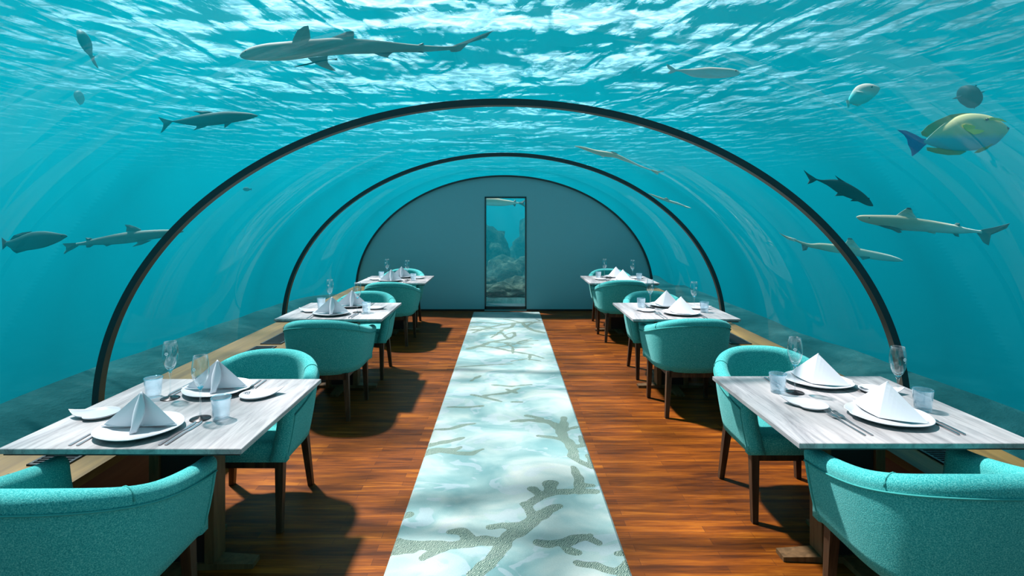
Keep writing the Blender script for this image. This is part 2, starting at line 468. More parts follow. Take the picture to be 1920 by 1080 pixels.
# ------------------------------------------------------------------ tunnel shell
A0, A1 = math.radians(-8), math.radians(188)
def arch_sheet(name, y0, y1, d0, d1, m, n=320, parent=None, a0=A0, a1=A1):
    rings = []
    for k in range(n + 1):
        a = a0 + (a1 - a0) * k / n
        rings.append([ell(a, d0, y0), ell(a, d0, y1), ell(a, d1, y1), ell(a, d1, y0)])
    vs, fs = loft(rings)
    return mesh(name, vs, fs, m, parent)
RINGS = [0.55, 3.35, 6.16]
edges = [Y0] + RINGS + [Y1]
for i in range(4):
    o = arch_sheet('ceiling_acrylic_panel', edges[i] + (.024 if i else 0), edges[i + 1] - (.024 if i < 3 else 0), 0, HULL, ['acrylic', 'acrylic_out'])
    for p_ in o.data.polygons:
        p_.use_smooth = abs(p_.normal.y) < .5
        c_ = p_.center
        if ((c_.x - TX) / (TA + .045)) ** 2 + ((c_.z - TC) / (TB + .045)) ** 2 > 1 or abs(p_.normal.y) > .5: p_.material_index = 1
    struct(o)
    o['label'] = ['clear curved acrylic panel over the camera', 'clear curved acrylic panel above the front tables', 'clear curved acrylic panel above the middle tables', 'clear curved acrylic panel above the back tables'][i]
for i, y in enumerate(RINGS):
    o = arch_sheet('ceiling_ring_beam', y - .026, y + .026, -.005, .036, ['ring_dark', 'ring_metal'])
    for p_ in o.data.polygons:
        c_ = p_.center; q = ((c_.x - TX) / TA) ** 2 + ((c_.z - TC) / TB) ** 2
        if q < 1 and abs(p_.normal.y) < .5: p_.material_index = 1
    struct(o)
    o['label'] = ['dark arch rib over the camera', 'dark arch rib with beige inner face above the front tables', 'thin dark arch rib above the middle tables'][i]
o = arch_sheet('trim_1', Y1 - .035, Y1, -.03, 0.0, 'ring_dark'); struct(o)

def arch_wall(name, y0, y1, hole=None, m='wall'):
    """a flat wall filling the arch, with an optional rectangular opening x0,x1,z1 from z0"""
    bm = bmesh.new()
    pts = [ell(PI * k / 96) for k in range(97)]
    out_ = [(TX + TA + .05, -.3)] + [(q.x, q.z) for q in pts] + [(TX - TA - .05, -.3)]
    if hole:
        hx0, hx1, hz0, hz1 = hole
        def top(x): return TC + TB * math.sqrt(max(0, 1 - ((x - TX) / TA) ** 2))
        right = [(hx1, -.3)] + [(TX + TA + .05, -.3)] + [(q.x, q.z) for q in pts if q.x > hx1] + [(hx1, top(hx1))]
        left = [(hx0, top(hx0))] + [(q.x, q.z) for q in pts if q.x < hx0] + [(TX - TA - .05, -.3), (hx0, -.3)]
        upper = [(hx1, hz1), (hx1, top(hx1))] + [(q.x, q.z) for q in pts if hx0 < q.x < hx1] + [(hx0, top(hx0)), (hx0, hz1)]
        lower = [(hx0, -.3), (hx1, -.3), (hx1, hz0), (hx0, hz0)]
        polys = [right, left, upper, lower]
    else: polys = [out_]
    for pl in polys:
        f = bm.faces.new([bm.verts.new((x, y0, z)) for x, z in pl])
        r = bmesh.ops.extrude_face_region(bm, geom=[f])
        for g_ in r['geom']:
            if isinstance(g_, bmesh.types.BMVert): g_.co.y = y1
    return struct(from_bm(name, bm, m))
WX0, WX1, WZ0, WZ1 = -.362, .343, .03, 1.935
arch_wall('wall_back', Y1, Y1 + .28, (WX0, WX1, WZ0, WZ1))
arch_wall('wall_front', Y0 - .28, Y0)
# end window: frame with a pane of glass
fr = bmesh.new()
t_ = .018
for a in ((WX0, WX0 + t_, WZ0, WZ1), (WX1 - t_, WX1, WZ0, WZ1), (WX0, WX1, WZ1 - t_, WZ1), (WX0, WX1, WZ0, WZ0 + .05)):
    bm_box(fr, a[0], a[1], Y1 - .012, Y1 + .28, a[2], a[3])
wf = struct(from_bm('window_1', fr, 'dark_frame'))
box('window_pane', WX0 + t_, WX1 - t_, Y1 + .13, Y1 + .17, WZ0 + .05, WZ1 - t_, 'acrylic', wf)
bm = bmesh.new()
bm_box(bm, -1.9, WX0 - .003, Y1 - .015, Y1 - .001, 0, .03); bm_box(bm, WX1 + .003, 1.86, Y1 - .015, Y1 - .001, 0, .03)
struct(from_bm('baseboard_back', bm, 'black'))

# floor slab
struct(box('floor', TX - 2.47, TX + 2.47, Y0, Y1, -.12, 0, 'floor'))

# ledges along the glass with vents let into the top
LZ = .43
for sgn, nm in ((-1, 'left'), (1, 'right')):
    x_in = 1.91; ye = Y1 - .002
    xo = lambda z, d=0.: TX * sgn + (TA - .004) * math.sqrt(1 - ((z - TC) / TB) ** 2) - d
    pr = [(x_in + .03, 0.001), (x_in + .03, LZ - .045), (x_in, LZ - .04), (x_in, LZ), (xo(LZ), LZ), (xo(.36), .36), (xo(.2), .2), (xo(.001), .001)]
    rings = [[(sgn * x, y, z) for x, z in pr] for y in (Y0 + .002, ye)]
    vs, fs = loft(rings)
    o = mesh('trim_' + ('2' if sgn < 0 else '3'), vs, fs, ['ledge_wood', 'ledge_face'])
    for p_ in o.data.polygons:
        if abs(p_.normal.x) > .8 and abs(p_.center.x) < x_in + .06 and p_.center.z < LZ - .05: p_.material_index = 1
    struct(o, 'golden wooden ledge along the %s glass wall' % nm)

def make_vent():
    t = empty('floor_vent')
    L, w = 1.10, .19
    bm = bmesh.new()
    for a in ((-w / 2, -w / 2 + .014, 0, L), (w / 2 - .014, w / 2, 0, L), (-w / 2, w / 2, 0, .014), (-w / 2, w / 2, L - .014, L)):
        bm_box(bm, a[0], a[1], a[2], a[3], 0, .008)
    bm_box(bm, -w / 2, w / 2, 0, L, 0, .002)
    from_bm('frame', bm, 'vent_black', t)
    bm = bmesh.new()
    k = .03
    while k < L - .02:
        bm_box(bm, -w / 2 + .014, w / 2 - .014, k, k + .007, .001, .007); k += .022
    from_bm('grille', bm, 'black', t)
    return t
proto = None
names = ['closest to the camera', 'beside the front table', 'between the front and middle tables', 'beside the middle table', 'between the middle and back tables', 'beside the back table', 'nearest the end wall']
for sgn, nm in ((-1, 'left'), (1, 'right')):
    for k in range(7):
        y = .12 + 1.19 * k
        if proto is None: proto = v_ = make_vent(); v_.location = (sgn * 2.155, y, LZ)
        else: v_ = dup(proto, (sgn * 2.155, y, LZ), 0)
        tag(v_, 'black slotted vent in the %s wooden ledge, %s' % (nm, names[k]), 'vent', 'air vents in the ledges')

# ------------------------------------------------------------------ rug with coral pattern
def fl(cx, cy):      # a point traced on the rug becomes a place on the floor
    px, py = 700 + cx / 2.16, 580 + cy / 2.16
    y = EYE * FPX / (py - 406)
    return ((px - 949) * y / FPX, y)
BR = [  # lines of the coral drawing with widths (crop px)
    [(410, 1080, 52), (470, 1040, 50), (510, 985, 50), (540, 940, 55), (600, 900, 52), (650, 865, 50), (700, 825, 42), (755, 808, 26)],
    [(500, 950, 45), (430, 950, 48), (350, 965, 42), (280, 965, 40), (200, 965, 44), (140, 970, 50), (90, 960, 50)],
    [(90, 990, 40), (150, 985, 44)], [(290, 975, 34), (245, 1000, 32), (205, 1018, 28)], [(400, 950, 44), (365, 915, 48), (310, 912, 26)],
    [(580, 890, 40), (520, 885, 34), (470, 893, 28)], [(650, 860, 44), (630, 815, 32), (612, 800, 28)], [(620, 810, 30), (670, 770, 34), (730, 750, 36), (800, 745, 34), (900, 748, 28)],
    [(680, 765, 30), (648, 738, 32)], [(715, 750, 44), (715, 715, 44)], [(830, 745, 40), (835, 700, 32), (808, 648, 20)], [(850, 720, 26), (885, 722, 22)],
    [(665, 955, 34), (720, 965, 36), (790, 950, 40), (860, 935, 40), (905, 955, 26)], [(760, 965, 30), (790, 990, 30), (830, 1000, 20)], [(850, 940, 30), (878, 925, 24)],
    [(830, 1040, 28), (900, 1050, 34), (970, 1075, 30)], [(1010, 1080, 50), (1030, 1040, 30)], [(985, 1000, 22), (1020, 998, 26)],
    [(125, 850, 24), (150, 838, 22)],
    [(215, 590, 40), (260, 578, 38), (330, 578, 22), (355, 565, 16)], [(270, 580, 26), (340, 590, 22), (400, 592, 26), (440, 575, 18)], [(215, 560, 30), (290, 545, 22), (365, 528, 16)],
    [(240, 495, 14), (310, 492, 16), (350, 480, 22), (410, 470, 10)],
    [(560, 462, 16), (630, 455, 22), (700, 460, 28), (745, 480, 34), (770, 520, 34), (800, 560, 34), (812, 605, 32)], [(620, 438, 14), (680, 450, 20)], [(770, 445, 18), (775, 490, 28)], [(770, 500, 24), (825, 482, 14)],
    [(670, 520, 18), (730, 528, 20), (770, 535, 20)], [(840, 525, 18), (850, 560, 22), (810, 565, 22)], [(812, 610, 26), (850, 635, 26), (890, 650, 22)], [(870, 600, 20), (890, 640, 22)],
    [(300, 402, 10), (370, 405, 12), (440, 398, 16)], [(395, 352, 14), (450, 362, 14), (520, 380, 12)], [(450, 355, 10), (540, 345, 18), (590, 325, 12)], [(540, 330, 14), (580, 345, 14)],
    [(565, 382, 14), (600, 382, 12)], [(480, 312, 10), (560, 318, 12), (640, 310, 8)], [(395, 295, 10), (430, 275, 12)], [(330, 240, 8), (440, 232, 10), (560, 226, 8)], [(560, 215, 8), (620, 205, 8), (680, 215, 8)],
]
segs = []
for ln in BR:
    for (x0, y0, w0), (x1, y1, w1) in zip(ln, ln[1:]):
        p0, p1 = fl(x0, y0), fl(x1, y1)
        r0 = w0 / 2.16 * p0[1] / FPX * .68; r1 = w1 / 2.16 * p1[1] / FPX * .68
        segs.append((p0, p1, r0, r1))
def branch(x, y, a, r, d):
    if d == 0 or r < .012: return
    L = random.uniform(.16, .3); x1, y1 = x + L * math.cos(a), y + L * math.sin(a)
    segs.append(((x, y), (x1, y1), r, r * .85))
    branch(x1, y1, a + random.uniform(-.5, .5), r * .85, d - 1)
    if random.random() < .75: branch(x1, y1, a + random.choice((-1, 1)) * random.uniform(.7, 1.2), r * .75, d - 1)
for (x, y, a) in ((.5, .9, 2.4), (-.5, .3, .6), (.5, -.5, 2.6), (-.45, 6.4, .8), (.5, 7.3, 2.3), (.35, 8.0, 3.4)): branch(x, y, a, .045, 5)
RX0, RX1, RY0, RY1 = -.545, .560, Y0 + .2, 8.88
vs, fs, cv = [], [], []
nX, nY = 92, 760
for j in range(nY + 1):
    y = RY0 + (RY1 - RY0) * j / nY
    loc_ = [s for s in segs if min(s[0][1], s[1][1]) - .12 < y < max(s[0][1], s[1][1]) + .12]
    for i in range(nX + 1):
        x = RX0 + (RX1 - RX0) * i / nX
        z = .014 if 0 < i < nX and 0 < j < nY else .001
        vs.append((x, y, z))
        best = 1.0
        for (p0, p1, r0, r1) in loc_:
            dx, dy = p1[0] - p0[0], p1[1] - p0[1]
            t = max(0, min(1, ((x - p0[0]) * dx + (y - p0[1]) * dy) / (dx * dx + dy * dy + 1e-9)))
            d = math.hypot(x - p0[0] - t * dx, y - p0[1] - t * dy) - (r0 + (r1 - r0) * t)
            best = min(best, d)
        best += .016 * noise.noise(Vector((x * 14, y * 14, 0)))
        cv.append(max(0, min(1, .5 - best * 12)))
for j in range(nY):
    for i in range(nX):
        k = j * (nX + 1) + i
        fs.append((k, k + 1, k + nX + 2, k + nX + 1))
fs.append(tuple([i for i in range(nX, -1, -1)] + [j * (nX + 1) for j in range(1, nY + 1)] + [nY * (nX + 1) + i for i in range(1, nX + 1)] + [j * (nX + 1) + nX for j in range(nY - 1, 0, -1)]))
o = mesh('runner_rug', vs, fs, 'rug', fix=False)
at = o.data.attributes.new('coral', 'FLOAT', 'POINT')
at.data.foreach_set('value', cv)
tag(o, 'long pale aqua runner rug with grey-green coral pattern down the aisle', 'rug')

# ------------------------------------------------------------------ tub chair
def sstep(t): t = max(0, min(1, t)); return t * t * (3 - 2 * t)
CW, CF, CB = .335, .29, -.29     # half width, front, back (front = open side, +y)
def u_path(n=40, off=0.0):
    """U outline from left arm front round the back to right arm front with outward normals"""
    pts = []
    ns, y0 = 7, CB + .34
    for k in range(ns): pts.append((-CW, CF - (CF - y0) * k / ns))
    for k in range(n + 1):
        a = PI * k / n
        c_, s_ = math.cos(a), math.sin(a); e = 2 / 2.5
        pts.append((-CW * math.copysign(abs(c_) ** e, c_), y0 - .34 * abs(s_) ** e))
    for k in range(1, ns + 1): pts.append((CW, y0 + (CF - y0) * k / ns))
    res = []
    for i, p_ in enumerate(pts):
        a = pts[max(0, i - 1)]; c_ = pts[min(len(pts) - 1, i + 1)]
        t = Vector((c_[0] - a[0], c_[1] - a[1])).normalized()
        nrm = Vector((-t.y, t.x)) * -1       # outward
        if nrm.dot(Vector((p_[0], p_[1] - .05))) < 0: nrm = -nrm
        res.append((Vector(p_), nrm))
    return res
def rim_h(y): return .655 + .145 * max(0, min(1, (.29 - y) / .58)) ** 1.6
ZB = .365
def section(p_, nrm, h, th=.078, grow=1.0, hs=0.0):
    r = th / 2
    pts = []
    tp = .05
    def q(off, z): 
        lean = -tp * (1 - (z - ZB) / (h - ZB)) ** 1.5 if z < h else 0
        w = p_ + nrm * ((off + r) * grow - r + lean)
        return Vector((w.x, w.y, z))
    H = h - hs
    for k in range(7): pts.append(q(0, ZB + hs + (H - r - ZB - hs) * k / 7))
    for k in range(9):
        a = PI * k / 8
        pts.append(q(-r + r * math.cos(a), H - r * grow + r * grow * math.sin(a) * (1.0)))
    for k in range(1, 8): pts.append(q(-2 * r, H - r + (ZB + hs - H + r) * k / 7))
    return pts
def make_chair():
    t = empty('tub_chair')
    P = u_path()
    rings = []
    fwd = Vector((0, 1)); r = .039
    for a in (0, 25, 50, 72):
        a_ = math.radians(a)
        p_, nm = P[0]; rings.append(section(p_ + fwd * (r * (math.cos(a_))), nm, rim_h(CF), grow=max(.08, math.sin(a_)), hs=.03 * (1 - math.sin(a_))))
    for p_, nm in P: rings.append(section(p_, nm, rim_h(p_.y)))
    for a in (72, 50, 25, 0):
        a_ = math.radians(a)
        p_, nm = P[-1]; rings.append(section(p_ + fwd * (r * (math.cos(a_))), nm, rim_h(CF), grow=max(.08, math.sin(a_)), hs=.03 * (1 - math.sin(a_))))
    vs, fs = loft(rings)
    back = mesh('backrest', vs, fs, 'fabric', t, True)
    # piping seams: below the rim outside, down both arm fronts, inside corners
    path = [Vector((p_.x + nm.x * .001, p_.y + nm.y * .001, rim_h(p_.y) - .055)) for p_, nm in P]
    vs, fs = loft(tube_rings(path, .0035, 6)); nv = len(vs)
    for (p_, nm) in (P[0], P[-1]):
        pp = []
        for k in range(12):
            z = ZB + .01 + (rim_h(CF) - .055 - ZB - .01) * k / 11
            lean = -.05 * (1 - (z - ZB) / (rim_h(CF) - ZB)) ** 1.5
            pp.append(Vector((p_.x + nm.x * (lean + .001), p_.y - .012, z)))
        v2, f2 = loft(tube_rings(pp, .003, 6)); nv = len(vs)
        vs += v2; fs += [tuple(i + nv for i in f) for f in f2]
    for idx in (13, len(P) - 14):
        p_, nm = P[idx]; h = rim_h(p_.y); pp = []
        for k in range(10):
            a = PI * k / 9
            w = p_ + nm * (-.039 + .0395 * math.cos(a)); pp.append(Vector((w.x, w.y, h - .039 + .0395 * math.sin(a))))
        for k in range(1, 6):
            w = p_ + nm * (-.0785); pp.append(Vector((w.x, w.y, h - .039 - .05 * k)))
        v2, f2 = loft(tube_rings(pp, .0028, 6)); nv = len(vs)
        vs += v2; fs += [tuple(i + nv for i in f) for f in f2]
    mesh('piping', vs, fs, 'piping', back, True)
    # seat cushion
    ol = [(p_.x - nm.x * .075 * 1.0, p_.y - nm.y * .075) for p_, nm in P]
    ol = [(max(-CW + .07, min(CW - .07, x)), y) for x, y in ol]
    ol = [(ol[0][0] - .035, CF + .012)] + [(ol[0][0] - .035, CF - .03)] + ol[2:-2] + [(ol[-1][0] + .035, CF - .03)] + [(ol[-1][0] + .035, CF + .012)]
    slab('seat', ol[::-1], ZB, .47, 'fabric', t, .028, 4, True)
    # under frame and legs
    bm = bmesh.new()
    for a in ((-.235, .235, .245, .268), (-.215, .215, -.20, -.18), (-.215, -.195, -.20, .255), (.195, .215, -.20, .255)):
        bm_box(bm, *a, ZB - .045, ZB + .004)
    from_bm('seat_frame', bm, 'leg_wood', t)
    for sxx in (-1, 1):
        for fr_ in (1, -1):
            x0, y0 = sxx * (.245 if fr_ > 0 else .205), (.248 if fr_ > 0 else -.165)
            x1, y1 = sxx * (.252 if fr_ > 0 else .235), (.272 if fr_ > 0 else -.205)
            rg = []
            for k in range(2):
                f_ = k; w = .0215 if k == 0 else .0145; z = ZB if k == 0 else .001
                x, y = (x0, y0) if k == 0 else (x1, y1)
                rg.append([(x - w, y - w, z), (x + w, y - w, z), (x + w, y + w, z), (x - w, y + w, z)])
            vs, fs = loft(rg)
            mesh('leg', vs, fs, 'leg_wood', t)
    return t
CH = [  # x, y, turned, label
    (-1.475, 1.81, 0, 'turquoise tub chair seen from behind at the near side of the front left table'),
    (1.56, 1.90, 0, 'turquoise tub chair seen from behind at the near side of the front right table'),
    (-1.40, 2.98, PI, 'turquoise tub chair facing the camera behind the front left table'),
    (1.55, 3.06, PI, 'turquoise tub chair facing the camera behind the front right table'),
    (-1.47, 4.38, 0, 'turquoise tub chair seen from behind at the near side of the middle left table'),
    (1.51, 4.44, 0, 'turquoise tub chair seen from behind at the near side of the middle right table'),
    (-1.47, 5.50, PI, 'turquoise tub chair facing the camera behind the middle left table'),
    (1.54, 5.50, PI, 'turquoise tub chair facing the camera behind the middle right table'),
    (-1.46, 6.78, 0, 'turquoise tub chair seen from behind at the near side of the back left table'),
    (1.50, 6.98, 0, 'turquoise tub chair seen from behind at the near side of the back right table'),
    (-1.55, 7.98, PI, 'turquoise tub chair by the end wall behind the back left table'),
    (1.56, 7.96, PI, 'turquoise tub chair by the end wall behind the back right table'),
]
proto = make_chair()
for i, (x, y, rz, lb) in enumerate(CH):
    o = proto if i == 0 else dup(proto, (x, y, 0), rz)
    o.location = (x, y, 0); o.rotation_euler = (0, 0, rz)
    tag(o, lb, 'chair', 'turquoise tub chairs at the dining tables')

# ------------------------------------------------------------------ table
TH = .72
def make_table():
    t = empty('dining_table')
    w, d = .4625, .435
    top = slab('tabletop', [(-w, -d), (w, -d), (w, d), (-w, d)], TH - .02, TH, 'tabletop', t, .002, 1)
    slab('table_plate', [(-w + .012, -d + .012), (w - .012, -d + .012), (w - .012, d - .012), (-w + .012, d - .012)], TH - .030, TH - .0201, 'black', t, 0)
    for s in (-1, 1):
        bm = bmesh.new(); bm_box(bm, s * .125 - .022, s * .125 + .022, -.05, .05, .03, TH - .03, .003)
        from_bm('post', bm, 'post_wood', t)
    bm = bmesh.new(); bm_box(bm, -.10, .10, -.035, .035, .03, TH - .03)
    from_bm('column', bm, 'black', t)
    bm = bmesh.new()
    for s in (-1, 1):
        rg = [[(s * .0, -.05, .001), (s * .0, .05, .001), (s * .0, .05, .034), (s * .0, -.05, .034)], [(s * .315, -.035, .001), (s * .315, .035, .001), (s * .315, .035, .022), (s * .315, -.035, .022)]]
        vs, fs = loft(rg); bv = [bm.verts.new(v) for v in vs]
        for f in fs: bm.faces.new([bv[i] for i in f])
        rg = [[(-.05, 0, .001), (.05, 0, .001), (.05, 0, .033), (-.05, 0, .033)], [(-.035, s * .28, .001), (.035, s * .28, .001), (.035, s * .28, .021), (-.035, s * .28, .021)]]
        vs, fs = loft(rg); bv = [bm.verts.new(v) for v in vs]
        for f in fs: bm.faces.new([bv[i] for i in f])
    from_bm('base', bm, 'post_wood', t)
    return t
TB_ = [(-1.465, 2.455, 'front left'), (1.60, 2.505, 'front right'), (-1.53, 5.01, 'middle left'), (1.55, 5.01, 'middle right'), (-1.53, 7.48, 'back left'), (1.565, 7.48, 'back right')]
proto = make_table()
for i, (x, y, nm) in enumerate(TB_):
    o = proto if i == 0 else dup(proto, (x, y, 0), 0)
    o.location = (x, y, 0)
    tag(o, 'grey limed wood dining table laid for two, the %s table' % nm, 'table', 'dining tables along the tunnel')

# ------------------------------------------------------------------ tableware prototypes
def rfp(a, r): return 1 + (r / .15) ** 2 * (.035 * math.cos(2 * a + .6) + .012 * math.cos(5 * a) - .05 * math.exp(-((a - 2.75) / .10) ** 2) + .03 * math.exp(-((a - 3.0) / .09) ** 2))
def make_plate():
    vs, fs = lathe([(0, .006), (.06, .006), (.095, .008), (.125, .016), (.150, .023), (.153, .0235), (.154, .022), (.150, .019), (.120, .008), (.085, .0005), (.06, 0), (0, 0)], 56, lambda a, r: 1.04 * rfp(a, r))
    return mesh('dinner_plate', vs, fs, 'china', None, True)
def make_side_plate():
    # leaf shaped dish with a raised, curling tip
    rings = []
    prof = [(0, .0035), (.4, .0035), (.75, .006), (.95, .013), (1.0, .016), (1.0, .0135), (.92, .0085), (.7, 0), (.4, 0), (0, 0)]
    def rf(a, r):
        base = .072
        c_ = math.cos(a); aa = min(a, 2 * PI - a); tip = .060 * math.exp(-aa / .42)
        dent = -.014 * math.exp(-((a - .75) / .25) ** 2)
        return base + tip + dent
    vs, fs = lathe(prof, 48, lambda a, r: rf(a, r))
    out = []
    for (x, y, z) in vs:
        k = max(0, x - .055); out.append((x, y, z + 3.2 * k * k + (.25 * k * max(0, y))))
    return mesh('side_plate', out, fs, 'china', None, True)
def make_napkin():
    # pyramid fold: two wings rising to one peak, a rolled pleat down the middle of the front, a ridge behind
    H = .150
    apex = Vector((0, 0, H))
    L = Vector((-.150, -.014, .015)); R = Vector((.150, -.014, .015)); B = Vector((0, .062, .002)); F = Vector((0, .012, .001))
    vs, fs = [], []
    N = 10
    def patch(A, B0, B1, bulge, nrm):
        base = len(vs); idx = {}
        for i in range(N + 1):
            for j in range(i + 1):
                s = i / N; t = j / i if i else 0
                q = A.lerp(B0.lerp(B1, t), s)
                k = math.sin(PI * t) * s * bulge
                q = q + nrm * k
                idx[i, j] = len(vs); vs.append(tuple(q))
        for i in range(N):
            for j in range(i + 1):
                fs.append((idx[i, j], idx[i + 1, j], idx[i + 1, j + 1]))
                if j < i: fs.append((idx[i, j], idx[i + 1, j + 1], idx[i, j + 1]))
    patch(apex, L, F, .006, Vector((0, -1, .2))); patch(apex, F, R, .006, Vector((0, -1, .2)))
    patch(apex, R, B, .012, Vector((.7, .7, 0))); patch(apex, B, L, .012, Vector((-.7, .7, 0)))
    bm = bmesh.new()
    bv = [bm.verts.new(v) for v in vs]
    for f in fs: bm.faces.new([bv[i] for i in f])
    bmesh.ops.remove_doubles(bm, verts=bm.verts, dist=.0006)
    # hem rims along the wing bottoms
    o = from_bm('folded_napkin', bm, 'napkin', None, False)
    rings = []
    for k in range(13):
        s = k / 12
        c_ = Vector((0.006 * math.sin(s * 3), -.004 - .050 * s ** 1.1, H - .001 - (H - .004) * s))
        rx = .003 + .020 * math.sin(min(1, s * 1.15) * PI * .80) ** 1.2; ry = .003 + .012 * s
        rings.append([c_ + Vector((rx * math.cos(a), ry * math.sin(a) * (1 + .35 * math.cos(3 * a)), 0)) for a in [2 * PI * q / 16 for q in range(16)]])
    vs, fs = loft(rings)
    mesh('pleat', vs, fs, 'napkin', o, True)
    rings = []
    for Pt in (L, R):
        pth = [Pt.lerp(F, k / 8) + Vector((0, -.004, .003)) for k in range(9)]
        v2, f2 = loft(tube_rings(pth, .0025, 6)); nv = 0 if Pt is L else len(hv)
        if Pt is L: hv, hf = v2, f2
        else: hf = hf + [tuple(i + nv for i in f) for f in f2]; hv = hv + v2
    mesh('hem', hv, hf, 'napkin', o, True)
    return o
def make_flute():
    t = empty('champagne_flute')
    vs, fs = lathe([(0, 0), (.042, 0), (.0425, .0012), (.041, .0024), (.012, .0045), (.004, .010), (0, .010)], 28)
    mesh('foot', vs, fs, 'black_glass', t, True)
    vs, fs = lathe([(0, .010), (.0038, .010), (.0032, .05), (.0035, .10), (.006, .125), (0, .125)], 14)
    mesh('stem', vs, fs, 'glass', t, True)
    vs, fs = lathe([(0, .1251), (.0061, .1251), (.013, .140), (.0125, .1405), (0, .1300)], 18)
    mesh('bowl_base', vs, fs, 'aqua_stem', t, True)
    prof = [(.012, .1405), (.022, .155), (.030, .175), (.0345, .20), (.0345, .225), (.031, .255), (.028, .275), (.0268, .275), (.0298, .255), (.0331, .225), (.0331, .20), (.0285, .176), (.020, .157), (.0, .147)]
    vs, fs = lathe(prof, 32)
    bowl = mesh('bowl', vs, fs, 'glass', t, True)
    # etched flower emblem on the bowl
    bm = bmesh.new()
    def dot(cx, cz, r):
        n_ = 10; vv = []
        for k in range(n_):
            a = 2 * PI * k / n_; x = cx + r * math.cos(a); z = cz + r * math.sin(a)
            vv.append(bm.verts.new((x, -math.sqrt(max(1e-6, .0352 ** 2 - x * x)), z)))
        f = bm.faces.new(vv); r_ = bmesh.ops.extrude_face_region(bm, geom=[f])
        for g_ in r_['geom']:
            if isinstance(g_, bmesh.types.BMVert): g_.co.y -= .0003
    for k in range(6): dot(.006 * math.cos(k * PI / 3) - .006, .222 + .006 * math.sin(k * PI / 3), .0028)
    dot(-.006, .222, .002); dot(-.003, .210, .0016); dot(-.004, .205, .0013)
    from_bm('etched_flower', bm, 'etch', bowl)
    return t
def make_tumbler():
    t = empty('water_tumbler')
    prof = [(0, 0), (.033, 0), (.034, .003), (.037, .05), (.0405, .090), (.0412, .094), (.0400, .095), (.0382, .091), (.0345, .05), (.0318, .014), (0, .012)]
    vs, fs = lathe(prof, 32)
    out = []
    for (x, y, z) in vs:
        r_ = math.hypot(x, y)
        k = 1 + (.018 * noise.noise(Vector((x * 90, y * 90, z * 60))) if r_ > .02 else 0)
        out.append((x * k, y * k, z))
    mesh('tumbler_body', out, fs, 'blue_glass', t, True)
    vs, fs = loft(tube_rings([(.0407 * math.cos(2 * PI * k / 32), .0407 * math.sin(2 * PI * k / 32), .0945) for k in range(33)], .0012, 6))
    mesh('tumbler_rim', vs, fs, 'aqua_stem', t, True)
    return t
def make_fork():
    t = empty('dinner_fork')
    def zz(y): return .003 + .010 * max(0, (y + .02) / .12) ** 2 * (1 if y < .085 else 1) if y > -.02 else .003
    rings = []
    for y, w in ((-.125, .0045), (-.122, .0052), (-.09, .0045), (-.02, .0028), (.03, .0026), (.045, .004), (.055, .0095), (.065, .0115), (.072, .012)):
        z = .002 + .008 * math.sin(max(0, y + .03) / .10 * 1.5); z = max(.002, z)
        rings.append([(-w, y, z - .0012), (w, y, z - .0012), (w, y, z + .0012), (-w, y, z + .0012)])
    vs, fs = loft(rings)
    mesh('fork_handle', vs, fs, 'steel', t)
    vs, fs = [], []
    for x in (-.0095, -.0032, .0032, .0095):
        rg = []
        for y, w in ((.070, .0018), (.090, .0016), (.110, .0014), (.122, .0006)):
            z = .002 + .008 * math.sin(min(PI / 1.0, (y + .03) / .10 * 1.5)) + (.004 if y > .1 else 0)
            rg.append([(x - w, y, z - .001), (x + w, y, z - .001), (x + w, y, z + .001), (x - w, y, z + .001)])
        v2, f2 = loft(rg); nv = len(vs); vs += v2; fs += [tuple(i + nv for i in f) for f in f2]
    mesh('tines', vs, fs, 'steel', t)
    return t
def make_knife():
    t = empty('table_knife')
    rings = [[(-w, y, .0005), (w, y, .0005), (w, y, .0005 + h), (-w, y, .0005 + h)] for y, w, h in ((-.12, .0042, .003), (-.118, .0052, .0045), (-.07, .0048, .005), (.005, .0040, .0045), (.012, .0045, .003))]
    vs, fs = loft(rings); mesh('handle', vs, fs, 'steel', t)
    rings = [[(-.0045, y, .0008), (b_, y, .0008), (b_ - .001, y, .0024), (-.0045, y, .0028)] for y, b_ in ((.0121, .0045), (.03, .0095), (.08, .0105), (.105, .007), (.122, -.002))]
    vs, fs = loft(rings); mesh('blade', vs, fs, 'steel', t)
    return t
PROTO = {'plate': make_plate(), 'side': make_side_plate(), 'napkin': make_napkin(), 'flute': make_flute(), 'tumbler': make_tumbler(), 'fork': make_fork(), 'knife': make_knife()}
used = set()
def put(kind, x, y, z, rz, label, cat, group):
    if kind not in used:
        used.add(kind); o = PROTO[kind]; o.location = (x, y, z); o.rotation_euler = (0, 0, rz)
    else: o = dup(PROTO[kind], (x, y, z), rz)
    return tag(o, label, cat, group)
# offsets in the diner's own frame (diner at -y): plate, side plate(+angle), flute, tumbler, forks x, knives x, napkin turn, plate turn
DEF = dict(plate=(-.02, -.215), side=(-.27, -.08, 2.9), flute=(.165, -.115), tumbler=(.25, -.125), fork=-.195, knife=.165, nap=0.0, pr=0.0, fy=-.285)
S = {}
for k in range(6):
    for e in (0, 1): S[k, e] = dict(DEF)
S[0, 0].update(plate=(-.04, -.262), side=(-.325, -.10, 3.25), flute=(.135, -.135), tumbler=(.225, -.135), fork=-.215, knife=.135, nap=.05)
S[0, 1].update(plate=(-.01, -.235), side=(-.24, -.15, 3.6), flute=(.16, -.125), tumbler=(.255, -.145), fork=-.18, knife=.17, nap=PI + .1)
S[1, 0].update(plate=(.068, -.178), side=(-.19, -.04, 2.6), flute=(.222, -.025), tumbler=(.295, -.08), fork=-.165, knife=.225, nap=PI - 1.08, pr=.2, fy=-.24)
